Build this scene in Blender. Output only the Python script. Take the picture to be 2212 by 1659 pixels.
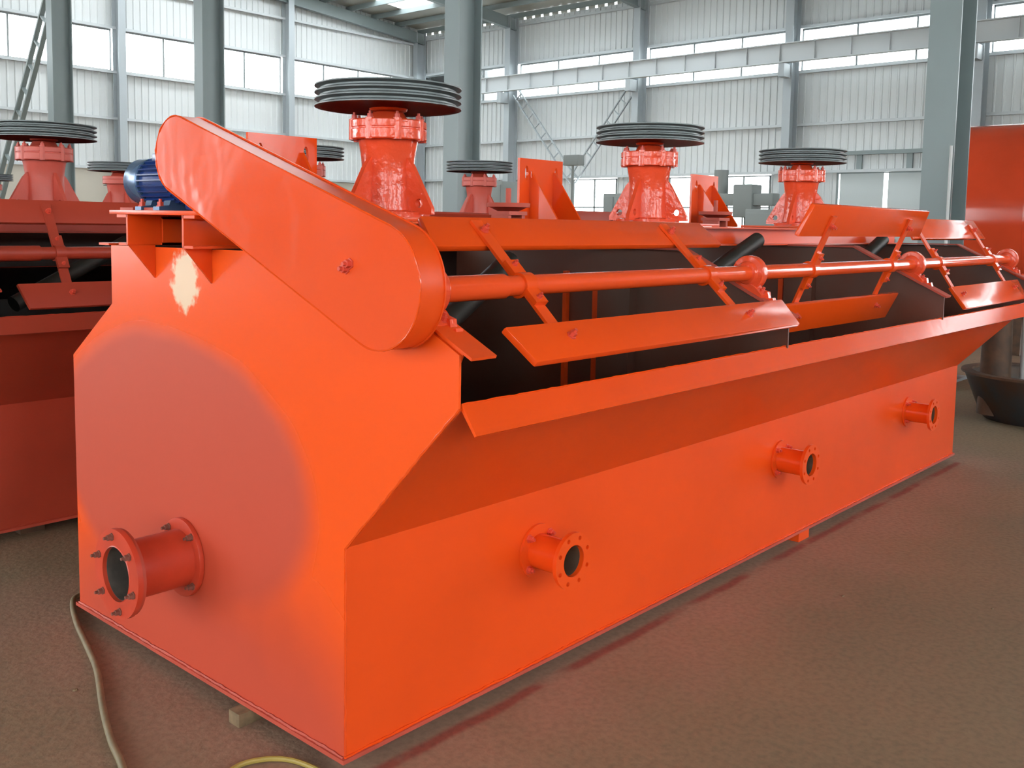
import bpy, bmesh, math, random
from mathutils import Vector, Matrix
random.seed(7)
PI = math.pi
for o in list(bpy.data.objects): bpy.data.objects.remove(o)
scene = bpy.context.scene
C = scene.collection

# ------------------------------------------------------------------ camera
YAW, PITCH, ROLL = 0.7244, -0.0897, 0.0179
Fv = Vector((math.cos(YAW)*math.cos(PITCH), math.sin(YAW)*math.cos(PITCH), math.sin(PITCH)))
R0 = Vector((math.sin(YAW), -math.cos(YAW), 0)); U0 = R0.cross(Fv)
Rv = math.cos(ROLL)*R0 + math.sin(ROLL)*U0
Uv = -math.sin(ROLL)*R0 + math.cos(ROLL)*U0
cd = bpy.data.cameras.new('camera'); cam = bpy.data.objects.new('camera', cd); C.objects.link(cam)
cd.sensor_fit = 'HORIZONTAL'; cd.sensor_width = 36.0; cd.lens = 36.0*2103.4/2212
cd.shift_y = (672.33-829.5)/2212; cd.clip_start = 0.05; cd.clip_end = 500
cam.matrix_world = Matrix(((Rv.x, Uv.x, -Fv.x, -1.7097), (Rv.y, Uv.y, -Fv.y, -2.1323), (Rv.z, Uv.z, -Fv.z, 1.61), (0, 0, 0, 1)))
scene.camera = cam

# ------------------------------------------------------------------ sky (overcast) and exposure
w = bpy.data.worlds.new('overcast_sky'); scene.world = w; w.use_nodes = True
bg = w.node_tree.nodes['Background']; bg.inputs['Color'].default_value = (0.93, 0.97, 1.0, 1); bg.inputs['Strength'].default_value = 7.0
vs = scene.view_settings
vs.view_transform = 'Standard'; vs.look = 'None'; vs.gamma = 1; vs.use_curve_mapping = False; vs.exposure = 0.86

# ------------------------------------------------------------------ materials
def mat(name, color, rough=0.5, metal=0.0, var=0.0, vscale=3.0, bump=0.0, bscale=30.0, col2=None, coat=0.0):
    m = bpy.data.materials.new(name); m.use_nodes = True
    nt = m.node_tree; b = nt.nodes['Principled BSDF']
    b.inputs['Base Color'].default_value = (*color, 1); b.inputs['Roughness'].default_value = rough
    b.inputs['Metallic'].default_value = metal
    if coat: b.inputs['Coat Weight'].default_value = coat; b.inputs['Coat Roughness'].default_value = 0.12
    tc = nt.nodes.new('ShaderNodeTexCoord')
    if var > 0:
        n = nt.nodes.new('ShaderNodeTexNoise'); n.inputs['Scale'].default_value = vscale; n.inputs['Detail'].default_value = 6
        nt.links.new(tc.outputs['Object'], n.inputs['Vector'])
        r = nt.nodes.new('ShaderNodeValToRGB')
        c2 = col2 if col2 else tuple(c*(1-var) for c in color)
        r.color_ramp.elements[0].position = 0.35; r.color_ramp.elements[0].color = (*c2, 1)
        r.color_ramp.elements[1].position = 0.65; r.color_ramp.elements[1].color = (*color, 1)
        nt.links.new(n.outputs['Fac'], r.inputs['Fac']); nt.links.new(r.outputs['Color'], b.inputs['Base Color'])
    if bump > 0:
        n2 = nt.nodes.new('ShaderNodeTexNoise'); n2.inputs['Scale'].default_value = bscale; n2.inputs['Detail'].default_value = 3
        nt.links.new(tc.outputs['Object'], n2.inputs['Vector'])
        bp = nt.nodes.new('ShaderNodeBump'); bp.inputs['Strength'].default_value = bump; bp.inputs['Distance'].default_value = 0.01
        nt.links.new(n2.outputs['Fac'], bp.inputs['Height']); nt.links.new(bp.outputs['Normal'], b.inputs['Normal'])
    return m
ORANGE = (0.80, 0.072, 0.007)
M = {}
M['paint'] = mat('orange_paint', ORANGE, 0.30, var=0.12, vscale=1.3, bump=0.05, bscale=9)
M['paint_wet'] = mat('orange_gloss_paint', ORANGE, 0.14, var=0.08, vscale=2.0, bump=0.10, bscale=7)
M['cast'] = mat('painted_casting', (0.780, 0.076, 0.024), 0.17, var=0.10, vscale=6, bump=0.35, bscale=26)
M['dusty'] = mat('dusty_orange_paint', (0.512, 0.070, 0.038), 0.55, var=0.22, vscale=3)
M['inside'] = mat('dark_primer_lining', (0.016, 0.012, 0.011), 0.55, var=0.5, vscale=4, col2=(0.030, 0.014, 0.009))
M['partition'] = mat('rusty_primer_plate', (0.098, 0.048, 0.033), 0.5, var=0.5, vscale=2.2, col2=(0.12, 0.026, 0.010))
M['iron'] = mat('dark_cast_iron', (0.135, 0.150, 0.148), 0.40, 0.2, var=0.25, vscale=5)
M['pipe_steel'] = mat('grey_pipe_steel', (0.042, 0.036, 0.030), 0.5, 0.3, var=0.3, vscale=8)
M['blue'] = mat('blue_motor_paint', (0.013, 0.038, 0.173), 0.28, var=0.2, vscale=10)
M['cowl'] = mat('blue_grey_cowl', (0.077, 0.141, 0.256), 0.25, 0.4)
M['steelgrey'] = mat('grey_column_paint', (0.211, 0.250, 0.252), 0.45, var=0.10, vscale=0.7)
M['wallsteel'] = mat('haze_paled_steel', (0.346, 0.378, 0.397), 0.5)  # far-wall haze put into the colour as a paler grey
M['girt'] = mat('haze_paled_girt', (0.474, 0.499, 0.512), 0.5)  # paled towards the cladding, so girts and girder fade as through haze
M['shaftpaint'] = mat('glossy_shaft_paint', (0.780, 0.074, 0.014), 0.09)
M['guard'] = mat('wavy_guard_paint', (0.800, 0.080, 0.016), 0.13, var=0.06, vscale=2, bump=0.22, bscale=3.2, coat=0.4)
M['guard'].node_tree.nodes['Bump'].inputs['Distance'].default_value = 0.05
for k_ in ('paint', 'paint_wet', 'guard', 'shaftpaint'): M[k_].node_tree.nodes['Principled BSDF'].inputs['Specular IOR Level'].default_value = 0.40
M['dullshadepaint'] = mat('dull_shaded_red_paint', (0.44, 0.048, 0.022), 0.45, var=0.2, vscale=2)  # older dusty paint, also darkened for the shade between machine rows
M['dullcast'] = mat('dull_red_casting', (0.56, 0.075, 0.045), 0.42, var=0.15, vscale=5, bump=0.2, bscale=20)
M['pipepaint'] = mat('dusty_pipe_paint', (0.60, 0.055, 0.022), 0.40, var=0.2, vscale=6)
M['boredust'] = mat('grey_dust_in_pipe', (0.096, 0.074, 0.059), 0.8, var=0.4, vscale=20)
M['clad'] = mat('white_corrugated_steel', (0.576, 0.595, 0.595), 0.45, var=0.06, vscale=0.3)
M['roofclad'] = mat('roof_sheet', (0.384, 0.384, 0.346), 0.5, var=0.1, vscale=0.3)
M['plinth'] = mat('beige_plaster', (0.461, 0.422, 0.358), 0.8, var=0.1, vscale=0.8)
M['frame'] = mat('window_frame_grey', (0.200, 0.220, 0.220), 0.5)
M['doorwhite'] = mat('white_door_sheet', (0.474, 0.512, 0.512), 0.5)
M['rust'] = mat('rusty_steel', (0.128, 0.061, 0.031), 0.7, var=0.5, vscale=9, bump=0.2, col2=(0.07, 0.04, 0.025))
M['darksteel'] = mat('dark_mill_scale', (0.045, 0.049, 0.051), 0.5, 0.4, var=0.5, vscale=5, col2=(0.07, 0.040, 0.025))
M['machgrey'] = mat('workshop_machine_grey', (0.166, 0.179, 0.173), 0.5)
M['hose'] = mat('tan_rubber_hose', (0.237, 0.179, 0.096), 0.55, var=0.2, vscale=20)
M['yellowcable'] = mat('yellow_cable', (0.333, 0.237, 0.051), 0.5)
M['wood'] = mat('dusty_wood', (0.220, 0.140, 0.072), 0.8, var=0.4, vscale=25)
M['tankred'] = mat('red_tank_paint', (0.640, 0.062, 0.020), 0.13, var=0.18, vscale=1.0)
M['white'] = mat('white_sheet_material', (0.538, 0.538, 0.525), 0.6)
M['bolt'] = mat('painted_bolt', (0.640, 0.064, 0.032), 0.4)
M['boltgrey'] = mat('grey_bolt', (0.230, 0.085, 0.060), 0.5, 0.3)

def glass_mat():
    m = bpy.data.materials.new('window_glass'); m.use_nodes = True; nt = m.node_tree; nt.nodes.clear()
    o = nt.nodes.new('ShaderNodeOutputMaterial'); t = nt.nodes.new('ShaderNodeBsdfTransparent'); g = nt.nodes.new('ShaderNodeBsdfGlossy')
    t.inputs['Color'].default_value = (0.93, 0.96, 0.96, 1); g.inputs['Roughness'].default_value = 0.05
    f = nt.nodes.new('ShaderNodeFresnel'); f.inputs['IOR'].default_value = 1.45
    mx = nt.nodes.new('ShaderNodeMixShader')
    nt.links.new(f.outputs[0], mx.inputs[0]); nt.links.new(t.outputs[0], mx.inputs[1]); nt.links.new(g.outputs[0], mx.inputs[2]); nt.links.new(mx.outputs[0], o.inputs[0])
    return m
M['glass'] = glass_mat()

def end_plate_mat():
    """orange paint with a dried, dusty overspray patch and a pale peach patch (both fixed to the plate)"""
    m = mat('end_plate_paint', ORANGE, 0.27, bump=0.05, bscale=9); nt = m.node_tree; b = nt.nodes['Principled BSDF']; L = nt.links
    tc = nt.nodes.new('ShaderNodeTexCoord'); sp = nt.nodes.new('ShaderNodeSeparateXYZ'); L.new(tc.outputs['Object'], sp.inputs[0])
    nz = nt.nodes.new('ShaderNodeTexNoise'); nz.inputs['Scale'].default_value = 2.2; nz.inputs['Detail'].default_value = 2; L.new(tc.outputs['Object'], nz.inputs['Vector'])
    nf = nt.nodes.new('ShaderNodeTexNoise'); nf.inputs['Scale'].default_value = 28; nf.inputs['Detail'].default_value = 4; L.new(tc.outputs['Object'], nf.inputs['Vector'])
    def mth(op, a, c, clamp=False):
        n = nt.nodes.new('ShaderNodeMath'); n.operation = op; n.use_clamp = clamp
        for i, x in enumerate((a, c)):
            if x is None: continue
            if isinstance(x, (int, float)): n.inputs[i].default_value = x
            else: L.new(x, n.inputs[i])
        return n.outputs[0]
    def ell(cy, cz, ry, rz, nsrc, amp):
        a = mth('POWER', mth('ABSOLUTE', mth('DIVIDE', mth('SUBTRACT', sp.outputs[1], cy), ry), None), 2.0)
        c = mth('POWER', mth('ABSOLUTE', mth('DIVIDE', mth('SUBTRACT', sp.outputs[2], cz), rz), None), 2.0)
        d = mth('SQRT', mth('ADD', a, c), None)
        return mth('ADD', d, mth('MULTIPLY', mth('SUBTRACT', nsrc, 0.5), amp))
    def soft(d, lo, hi):
        n = nt.nodes.new('ShaderNodeMapRange'); n.interpolation_type = 'SMOOTHSTEP'
        n.inputs['From Min'].default_value = lo; n.inputs['From Max'].default_value = hi; n.inputs['To Min'].default_value = 1; n.inputs['To Max'].default_value = 0
        L.new(d, n.inputs['Value']); return n.outputs[0]
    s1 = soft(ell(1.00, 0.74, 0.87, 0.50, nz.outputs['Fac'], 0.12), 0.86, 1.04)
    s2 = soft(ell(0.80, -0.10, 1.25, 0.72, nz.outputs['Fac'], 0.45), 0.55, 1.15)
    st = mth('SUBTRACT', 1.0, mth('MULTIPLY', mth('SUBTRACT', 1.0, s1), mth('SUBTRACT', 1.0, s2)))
    pale = soft(ell(0.845, 1.40, 0.085, 0.105, nf.outputs['Fac'], 1.1), 0.75, 1.1)  # pale peach patch below the motor stand
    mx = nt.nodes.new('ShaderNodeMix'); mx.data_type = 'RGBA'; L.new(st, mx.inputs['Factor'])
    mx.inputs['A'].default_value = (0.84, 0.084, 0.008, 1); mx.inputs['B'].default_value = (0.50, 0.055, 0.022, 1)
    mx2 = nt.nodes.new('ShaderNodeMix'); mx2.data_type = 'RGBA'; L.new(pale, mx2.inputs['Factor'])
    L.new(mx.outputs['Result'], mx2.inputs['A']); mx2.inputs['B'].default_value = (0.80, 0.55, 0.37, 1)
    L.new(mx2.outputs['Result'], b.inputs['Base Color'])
    rr = nt.nodes.new('ShaderNodeMapRange'); rr.inputs['To Min'].default_value = 0.24; rr.inputs['To Max'].default_value = 0.5
    L.new(st, rr.inputs['Value']); L.new(rr.outputs[0], b.inputs['Roughness'])
    return m
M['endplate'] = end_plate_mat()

def floor_mat():
    m = bpy.data.materials.new('dusty_concrete'); m.use_nodes = True; nt = m.node_tree; b = nt.nodes['Principled BSDF']; L = nt.links
    b.inputs['Roughness'].default_value = 0.75
    tc = nt.nodes.new('ShaderNodeTexCoord')
    def noise(s, d):
        n = nt.nodes.new('ShaderNodeTexNoise'); n.inputs['Scale'].default_value = s; n.inputs['Detail'].default_value = d; L.new(tc.outputs['Object'], n.inputs['Vector']); return n
    n1, n2, n3 = noise(0.9, 6), noise(40, 4), noise(2.6, 5)
    r = nt.nodes.new('ShaderNodeValToRGB'); r.color_ramp.elements[0].position = 0.3; r.color_ramp.elements[0].color = (0.205, 0.155, 0.090, 1)
    r.color_ramp.elements[1].position = 0.7; r.color_ramp.elements[1].color = (0.285, 0.178, 0.100, 1); L.new(n1.outputs['Fac'], r.inputs['Fac'])
    sp = nt.nodes.new('ShaderNodeSeparateXYZ'); L.new(tc.outputs['Object'], sp.inputs[0])
    def mth(op, a, c):
        n = nt.nodes.new('ShaderNodeMath'); n.operation = op
        for i, x in enumerate((a, c)):
            if x is None: continue
            if isinstance(x, (int, float)): n.inputs[i].default_value = x
            else: L.new(x, n.inputs[i])
        return n.outputs[0]
    def mr(v, a, c, t0=0.0, t1=1.0):
        n = nt.nodes.new('ShaderNodeMapRange'); n.interpolation_type = 'SMOOTHSTEP'
        for k, x in zip(('From Min', 'From Max', 'To Min', 'To Max'), (a, c, t0, t1)): n.inputs[k].default_value = x
        L.new(v, n.inputs['Value']); return n.outputs[0]
    # pink overspray dust lying around the foot of the machine
    dx = mth('MAXIMUM', mth('SUBTRACT', 0.0, sp.outputs[0]), mth('SUBTRACT', sp.outputs[0], 5.4))
    dy = mth('MAXIMUM', mth('SUBTRACT', 0.0, sp.outputs[1]), mth('SUBTRACT', sp.outputs[1], 1.7))
    dist = mth('MAXIMUM', dx, dy)
    near = mr(mth('ADD', dist, mth('MULTIPLY', n3.outputs['Fac'], 0.9)), 0.35, 1.15, 0.75, 0.0)
    mx = nt.nodes.new('ShaderNodeMix'); mx.data_type = 'RGBA'; L.new(near, mx.inputs['Factor']); L.new(r.outputs['Color'], mx.inputs['A']); mx.inputs['B'].default_value = (0.345, 0.195, 0.132, 1)
    # red paint line sprayed along the front edge
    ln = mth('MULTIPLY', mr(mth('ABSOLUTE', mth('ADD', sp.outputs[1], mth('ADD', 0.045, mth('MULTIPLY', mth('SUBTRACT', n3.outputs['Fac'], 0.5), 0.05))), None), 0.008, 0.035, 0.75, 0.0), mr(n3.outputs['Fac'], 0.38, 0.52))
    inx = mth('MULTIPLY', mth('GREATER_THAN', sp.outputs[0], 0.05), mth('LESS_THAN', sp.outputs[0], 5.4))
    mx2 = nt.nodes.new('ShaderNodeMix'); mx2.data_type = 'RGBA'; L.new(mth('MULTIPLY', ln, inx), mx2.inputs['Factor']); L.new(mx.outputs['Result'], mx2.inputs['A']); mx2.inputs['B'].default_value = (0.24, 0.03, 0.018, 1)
    # speckle
    mx3 = nt.nodes.new('ShaderNodeMix'); mx3.data_type = 'RGBA'; mx3.blend_type = 'MULTIPLY'; mx3.inputs['Factor'].default_value = 1
    r2 = nt.nodes.new('ShaderNodeValToRGB'); r2.color_ramp.elements[0].position = 0.3; r2.color_ramp.elements[0].color = (0.78, 0.78, 0.78, 1); r2.color_ramp.elements[1].position = 0.6
    L.new(n2.outputs['Fac'], r2.inputs['Fac']); L.new(mx2.outputs['Result'], mx3.inputs['A']); L.new(r2.outputs['Color'], mx3.inputs['B']); L.new(mx3.outputs['Result'], b.inputs['Base Color'])
    bp = nt.nodes.new('ShaderNodeBump'); bp.inputs['Strength'].default_value = 0.35; bp.inputs['Distance'].default_value = 0.01
    L.new(n2.outputs['Fac'], bp.inputs['Height']); L.new(bp.outputs['Normal'], b.inputs['Normal'])
    return m
M['floor'] = floor_mat()

# ------------------------------------------------------------------ mesh helpers
class MB:
    def __init__(s): s.v = []; s.f = []; s.mi = []
    def add(s, vs, fs, mi=0):
        k = len(s.v); s.v += [tuple(p) for p in vs]
        for i, f in enumerate(fs):
            s.f.append([a+k for a in f]); s.mi.append(mi[i] if isinstance(mi, (list, tuple)) else mi)
        return s
    def box(s, x0, x1, y0, y1, z0, z1, mi=0):
        return s.add([(x0,y0,z0),(x1,y0,z0),(x1,y1,z0),(x0,y1,z0),(x0,y0,z1),(x1,y0,z1),(x1,y1,z1),(x0,y1,z1)],
                     [(0,3,2,1),(4,5,6,7),(0,1,5,4),(1,2,6,5),(2,3,7,6),(3,0,4,7)], mi)
    def prism(s, poly, fmap, a, b, mi=0):
        n = len(poly)
        vs = [fmap(p[0], p[1], a) for p in poly] + [fmap(p[0], p[1], b) for p in poly]
        fs = [list(range(n))[::-1], list(range(n, 2*n))] + [(i, (i+1) % n, n+(i+1) % n, n+i) for i in range(n)]
        return s.add(vs, fs, mi)
    def bar(s, p, q, wx, wy, up=(0,0,1), mi=0):
        p = Vector(p); q = Vector(q); d = (q-p).normalized(); a = d.cross(Vector(up)).normalized(); b = a.cross(d)
        a *= wx/2; b *= wy/2
        return s.add([p-a-b, p+a-b, p+a+b, p-a+b, q-a-b, q+a-b, q+a+b, q-a+b], [(0,3,2,1),(4,5,6,7),(0,1,5,4),(1,2,6,5),(2,3,7,6),(3,0,4,7)], mi)
    def lathe(s, prof, fmap, seg=32, closed=False, mi=0):
        """prof: (r, h) points; fmap(u, v, h) maps to space"""
        n = len(prof); vs = []
        for k in range(seg):
            t = 2*PI*k/seg
            for r, h in prof: vs.append(fmap(r*math.cos(t), r*math.sin(t), h))
        fs = []
        m = n if closed else n-1
        for k in range(seg):
            k2 = (k+1) % seg
            for i in range(m):
                j = (i+1) % n
                fs.append((k*n+i, k2*n+i, k2*n+j, k*n+j))
        if not closed:
            if prof[0][0] > 1e-6: fs.append([k*n for k in range(seg)][::-1])
            if prof[-1][0] > 1e-6: fs.append([k*n+n-1 for k in range(seg)])
        return s.add(vs, fs, mi)
    def tube(s, path, r, seg=10, mi=0):
        P = [Vector(p) for p in path]; n = len(P); vs = []; up = Vector((0.13, 0.27, 0.95)).normalized()
        for i in range(n):
            d = (P[min(i+1, n-1)]-P[max(i-1, 0)]).normalized(); a = d.cross(up).normalized(); b = a.cross(d)
            rr = r[i] if isinstance(r, (list, tuple)) else r
            for k in range(seg):
                t = 2*PI*k/seg; vs.append(P[i]+a*math.cos(t)*rr+b*math.sin(t)*rr)
        fs = [(i*seg+k, i*seg+(k+1) % seg, (i+1)*seg+(k+1) % seg, (i+1)*seg+k) for i in range(n-1) for k in range(seg)]
        fs += [list(range(seg))[::-1], [(n-1)*seg+k for k in range(seg)]]
        return s.add(vs, fs, mi)
    def holed(s, outer, holes, fmap, a, b, mi=0):
        """flat plate with through holes"""
        bm = bmesh.new(); loops = [outer]+holes; ls = []; edges = []
        for lp in loops:
            V = [bm.verts.new((p[0], p[1], 0)) for p in lp]; ls.append(V)
            for i in range(len(V)): edges.append(bm.edges.new((V[i], V[(i+1) % len(V)])))
        bmesh.ops.triangle_fill(bm, use_beauty=True, use_dissolve=False, edges=edges)
        bm.verts.index_update(); base = [v.co.copy() for v in bm.verts]; N = len(base)
        fs = []
        for f in bm.faces:
            ix = [v.index for v in f.verts]; fs.append(ix); fs.append([i+N for i in ix][::-1])
        for V in ls:
            ids = [v.index for v in V]
            for i in range(len(ids)):
                p, q = ids[i], ids[(i+1) % len(ids)]; fs.append((p, q, q+N, p+N))
        bm.free()
        return s.add([fmap(p.x, p.y, a) for p in base]+[fmap(p.x, p.y, b) for p in base], fs, mi)
    def mesh(s, name, mats, bevel=0.0, ang=32, smooth=True):
        me = bpy.data.meshes.new(name); me.from_pydata(s.v, [], s.f)
        for m in (mats if isinstance(mats, (list, tuple)) else [mats]): me.materials.append(M[m])
        me.polygons.foreach_set('material_index', s.mi)
        bm = bmesh.new(); bm.from_mesh(me)
        bmesh.ops.recalc_face_normals(bm, faces=bm.faces[:])
        if bevel > 0:
            es = [e for e in bm.edges if len(e.link_faces) == 2 and e.calc_face_angle(0) > math.radians(ang)]
            bmesh.ops.bevel(bm, geom=es, offset=bevel, segments=2, profile=0.6, affect='EDGES', clamp_overlap=True)
        for f in bm.faces: f.smooth = smooth
        for e in bm.edges:
            if len(e.link_faces) == 2 and e.calc_face_angle(0) > math.radians(ang): e.smooth = False
        bm.to_mesh(me); bm.free(); return me
    def build(s, name, mats, parent=None, bevel=0.0, ang=32):
        return obj(name, s.mesh(name, mats, bevel, ang), parent)
def obj(name, me, parent=None):
    o = bpy.data.objects.new(name, me); C.objects.link(o)
    if parent: o.parent = parent
    return o
def inst(name, me, loc, parent, rot=None):
    o = obj(name, me, parent); o.location = loc
    if rot: o.rotation_euler = rot
    return o
def tag(o, label, cat, group=None):
    o['label'] = label; o['category'] = cat
    if group: o['group'] = group
    return o
def struct(o): o['kind'] = 'structure'; return o
def empty(name, loc=(0,0,0)):
    o = bpy.data.objects.new(name, None); C.objects.link(o); o.location = loc; o.empty_display_size = 0.2; return o
def copy_tree(o, parent=None, skip=()):
    c = o.copy(); C.objects.link(c); c.parent = parent
    for ch in list(o.children):
        if ch.name.split('.')[0] in skip: continue
        copy_tree(ch, c, skip)
    return c
def circ(r, n, cx=0, cy=0, ph=0): return [(cx+r*math.cos(ph+2*PI*k/n), cy+r*math.sin(ph+2*PI*k/n)) for k in range(n)]
YZ = lambda x0=0: (lambda a, b, c: (x0+c, a, b))          # 2D = (y, z), extruded along x
XZ = lambda y0=0: (lambda a, b, c: (a, y0+c, b))
XY = lambda z0=0: (lambda a, b, c: (a, b, z0+c))

# ------------------------------------------------------------------ the hall
XW, YW, ROOF0 = 33.5, 35.5, 11.15
def roof_z(x): return ROOF0 + 0.075*(XW-x) if x > -4 else ROOF0 + 0.075*(XW+4) - 0.075*(-4-x)
COLY = [1.25, 8.1, 14.8, 21.65, 28.9]
fl = MB(); fl.add([(-45,-45,0),(XW+4,-45,0),(XW+4,YW+4,0),(-45,YW+4,0)], [(0,1,2,3)]); floor = struct(fl.build('floor', 'floor'))

PITCHR = 0.29
def corr(a0, a1, z0, z1, fmap, depth=0.035):
    """trapezoid-ribbed sheet; fmap(along, z, out)"""
    mb = MB(); pts = []; a = a0; n = max(1, round((a1-a0)/PITCHR)); p = (a1-a0)/n
    for i in range(n):
        b = a0+i*p
        pts += [(b, 0), (b+p*0.70, 0), (b+p*0.78, depth), (b+p*0.92, depth)]
    pts.append((a1, 0))
    vs = [fmap(q[0], z0, q[1]) for q in pts]+[fmap(q[0], z1, q[1]) for q in pts]; N = len(pts)
    mb.add(vs, [(i, i+1, N+i+1, N+i) for i in range(N-1)]); return mb
RW = lambda a, z, o: (XW-o, a, z)
LW = lambda a, z, o: (a, YW-o, z)
STRIP0, STRIP1 = 7.52, 9.08
LS0, LS1 = 7.28, 8.88
wall_r = struct(corr(-12, YW, STRIP1, 11.15, RW).build('wall_right', 'clad', ang=5))
wall_l = struct(corr(-14, XW, LS1, 14.0, LW).build('wall_left', 'clad', ang=5))
# middle band, one run of sheets per bay
ybays = [(-5.6, 1.25), (1.25, 8.1), (8.1, 14.8), (14.8, 21.65), (21.65, 28.9), (28.9, YW)]
xbays = [(-6.8, 1.1), (1.1, 9.0), (9.0, 17.0), (17.0, 24.9), (24.9, XW)]
LOWWIN = {(21.65, 28.9): (23.0, 25.4), (14.8, 21.65): (15.7, 20.3)}
DOORBAY = (8.1, 14.8)
for bay in ybays:
    corr(bay[0], bay[1], 3.72, STRIP0, RW).build('cladding_panel', 'clad', wall_r, ang=5)
    if bay in LOWWIN:
        a, b = LOWWIN[bay]
        corr(bay[0], a, 0, 3.72, RW).build('cladding_panel', 'clad', wall_r, ang=5)
        corr(b, bay[1], 0, 3.72, RW).build('cladding_panel', 'clad', wall_r, ang=5)
        corr(a, b, 0, 1.15, RW).build('cladding_panel', 'clad', wall_r, ang=5)
    elif bay == DOORBAY:
        corr(bay[0], 8.9, 0, 3.72, RW).build('cladding_panel', 'clad', wall_r, ang=5)
        corr(13.0, bay[1], 0, 3.72, RW).build('cladding_panel', 'clad', wall_r, ang=5)
    else:
        corr(bay[0], bay[1], 0, 3.72, RW).build('cladding_panel', 'clad', wall_r, ang=5)
for bay in xbays:
    corr(bay[0], bay[1], 3.45, LS0, LW).build('cladding_panel', 'clad', wall_l, ang=5)
MB().box(-14, XW, YW-0.12, YW+0.1, 0, 3.45).build('plinth', 'plinth', wall_l)
def girt_r(z): MB().box(XW-0.20, XW-0.04, -12, YW, z-0.05, z+0.05).build('girt', 'girt', wall_r)
def girt_l(z): MB().box(-14, XW, YW-0.20, YW-0.04, z-0.05, z+0.05).build('girt', 'girt', wall_l)
for z in (3.75, 5.52, STRIP0-0.04, STRIP1+0.06, 10.9): girt_r(z)
for z in (3.5, 5.45, LS0-0.04, LS1+0.06, 10.6): girt_l(z)
MB().box(XW-0.2, XW-0.04, 8.1, 14.8, 4.33, 4.47).build('door_rail_girt', 'steelgrey', wall_r)
def hcol(mb, cx, cy, z0, z1, dx, dy, t=0.025, ax='x'):
    """H section: flanges face +-x (ax='x') or +-y"""
    if ax == 'x':
        mb.box(cx-dx/2, cx-dx/2+t, cy-dy/2, cy+dy/2, z0, z1); mb.box(cx+dx/2-t, cx+dx/2, cy-dy/2, cy+dy/2, z0, z1); mb.box(cx-dx/2+t, cx+dx/2-t, cy-t/2, cy+t/2, z0, z1)
    else:
        mb.box(cx-dx/2, cx+dx/2, cy-dy/2, cy-dy/2+t, z0, z1); mb.box(cx-dx/2, cx+dx/2, cy+dy/2-t, cy+dy/2, z0, z1); mb.box(cx-t/2, cx+t/2, cy-dy/2+t, cy+dy/2-t, z0, z1)
    return mb
for y in COLY + [YW-0.3]:
    c = hcol(MB(), XW-0.50, y, 0, 11.2, 0.6, 0.32).build('wall_column', 'wallsteel', wall_r)
    MB().box(XW-1.35, XW-0.75, y-0.12, y+0.12, 7.20, 7.68).build('crane_bracket', 'wallsteel', c)
for x in (1.1, 9.0, 17.0, 24.9):
    hcol(MB(), x, YW-0.40, 0, roof_z(x)-0.3, 0.30, 0.5, ax='y').build('wall_column', 'wallsteel', wall_l)
# crane girder running along the right wall
cg = MB(); cg.box(XW-1.25, XW-1.21, -12, YW-0.4, 7.74, 8.36); cg.box(XW-1.40, XW-1.06, -12, YW-0.4, 8.36, 8.40); cg.box(XW-1.36, XW-1.10, -12, YW-0.4, 7.70, 7.74)
cgo = cg.build('crane_girder', 'girt', wall_r)
stf = MB().box(XW-1.34, XW-1.12, -0.01, 0.01, 7.74, 8.36).mesh('stiffener', 'girt')
y = -4
while y < YW-1: inst('stiffener', stf, (0, y, 0), cgo); y += 1.35
# lattice braces (two rails with rungs)
def lattice(name, p, q, gap, nr, parent, wdt=0.10, side=(0, 0, 1), m='steelgrey'):
    p, q = Vector(p), Vector(q); d = (q-p).normalized(); s = d.cross(Vector((1, 0, 0))).normalized()*gap/2
    mb = MB(); mb.bar(p-s, q-s, wdt*0.5, wdt, (1, 0, 0)); mb.bar(p+s, q+s, wdt*0.5, wdt, (1, 0, 0))
    o = mb.build(name, m, parent)
    for i in range(nr):
        t = (i+0.5)/nr; c = p.lerp(q, t); MB().bar(c-s, c+s, wdt*0.4, wdt*0.7, (1, 0, 0)).build('rung', m, o)
    return o
lattice('lattice_brace', (XW-0.5, 28.6, 7.75), (XW-0.5, 25.1, 3.6), 0.42, 9, wall_r, 0.09, m='wallsteel')
lattice('lattice_brace', (XW-0.5, 21.9, 7.55), (XW-0.5, 25.1, 3.6), 0.42, 9, wall_r, 0.09, m='wallsteel')

# windows: one per bay, frame + mullions + panes
wn = [0]
def strip_window(a0, a1, z0, z1, fmap, npan, midrail=False, out=0.02):
    wn[0] += 1
    fr = MB()
    def rect(b0, b1, c0, c1, d=0.06):
        P = [fmap(b, c, o) for b in (b0, b1) for c in (c0, c1) for o in (out-d/2, out+d/2)]
        xs = [p[0] for p in P]; ys = [p[1] for p in P]; zs = [p[2] for p in P]
        fr.box(min(xs), max(xs), min(ys), max(ys), min(zs), max(zs))
    t = 0.05
    rect(a0, a1, z0, z0+t); rect(a0, a1, z1-t, z1); rect(a0, a0+t, z0, z1); rect(a1-t, a1, z0, z1)
    o = struct(fr.build('window_%d' % wn[0], 'frame'))
    for i in range(1, npan):
        fr = MB(); b = a0+(a1-a0)*i/npan; rect(b-0.03, b+0.03, z0+t, z1-t); fr.build('mullion', 'frame', o)
    if midrail:
        fr = MB(); zm = (z0+z1)/2; rect(a0+t, a1-t, zm-0.03, zm+0.03); fr.build('mullion', 'frame', o)
    for i in range(npan):
        b0 = a0+(a1-a0)*i/npan; b1 = a0+(a1-a0)*(i+1)/npan
        fr = MB(); rect(b0+0.03, b1-0.03, z0+t, z1-t, 0.008); fr.build('pane', 'glass', o)
    return o
for b in ybays: strip_window(b[0]+0.17, b[1]-0.17, STRIP0, STRIP1, RW, 3)
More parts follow.
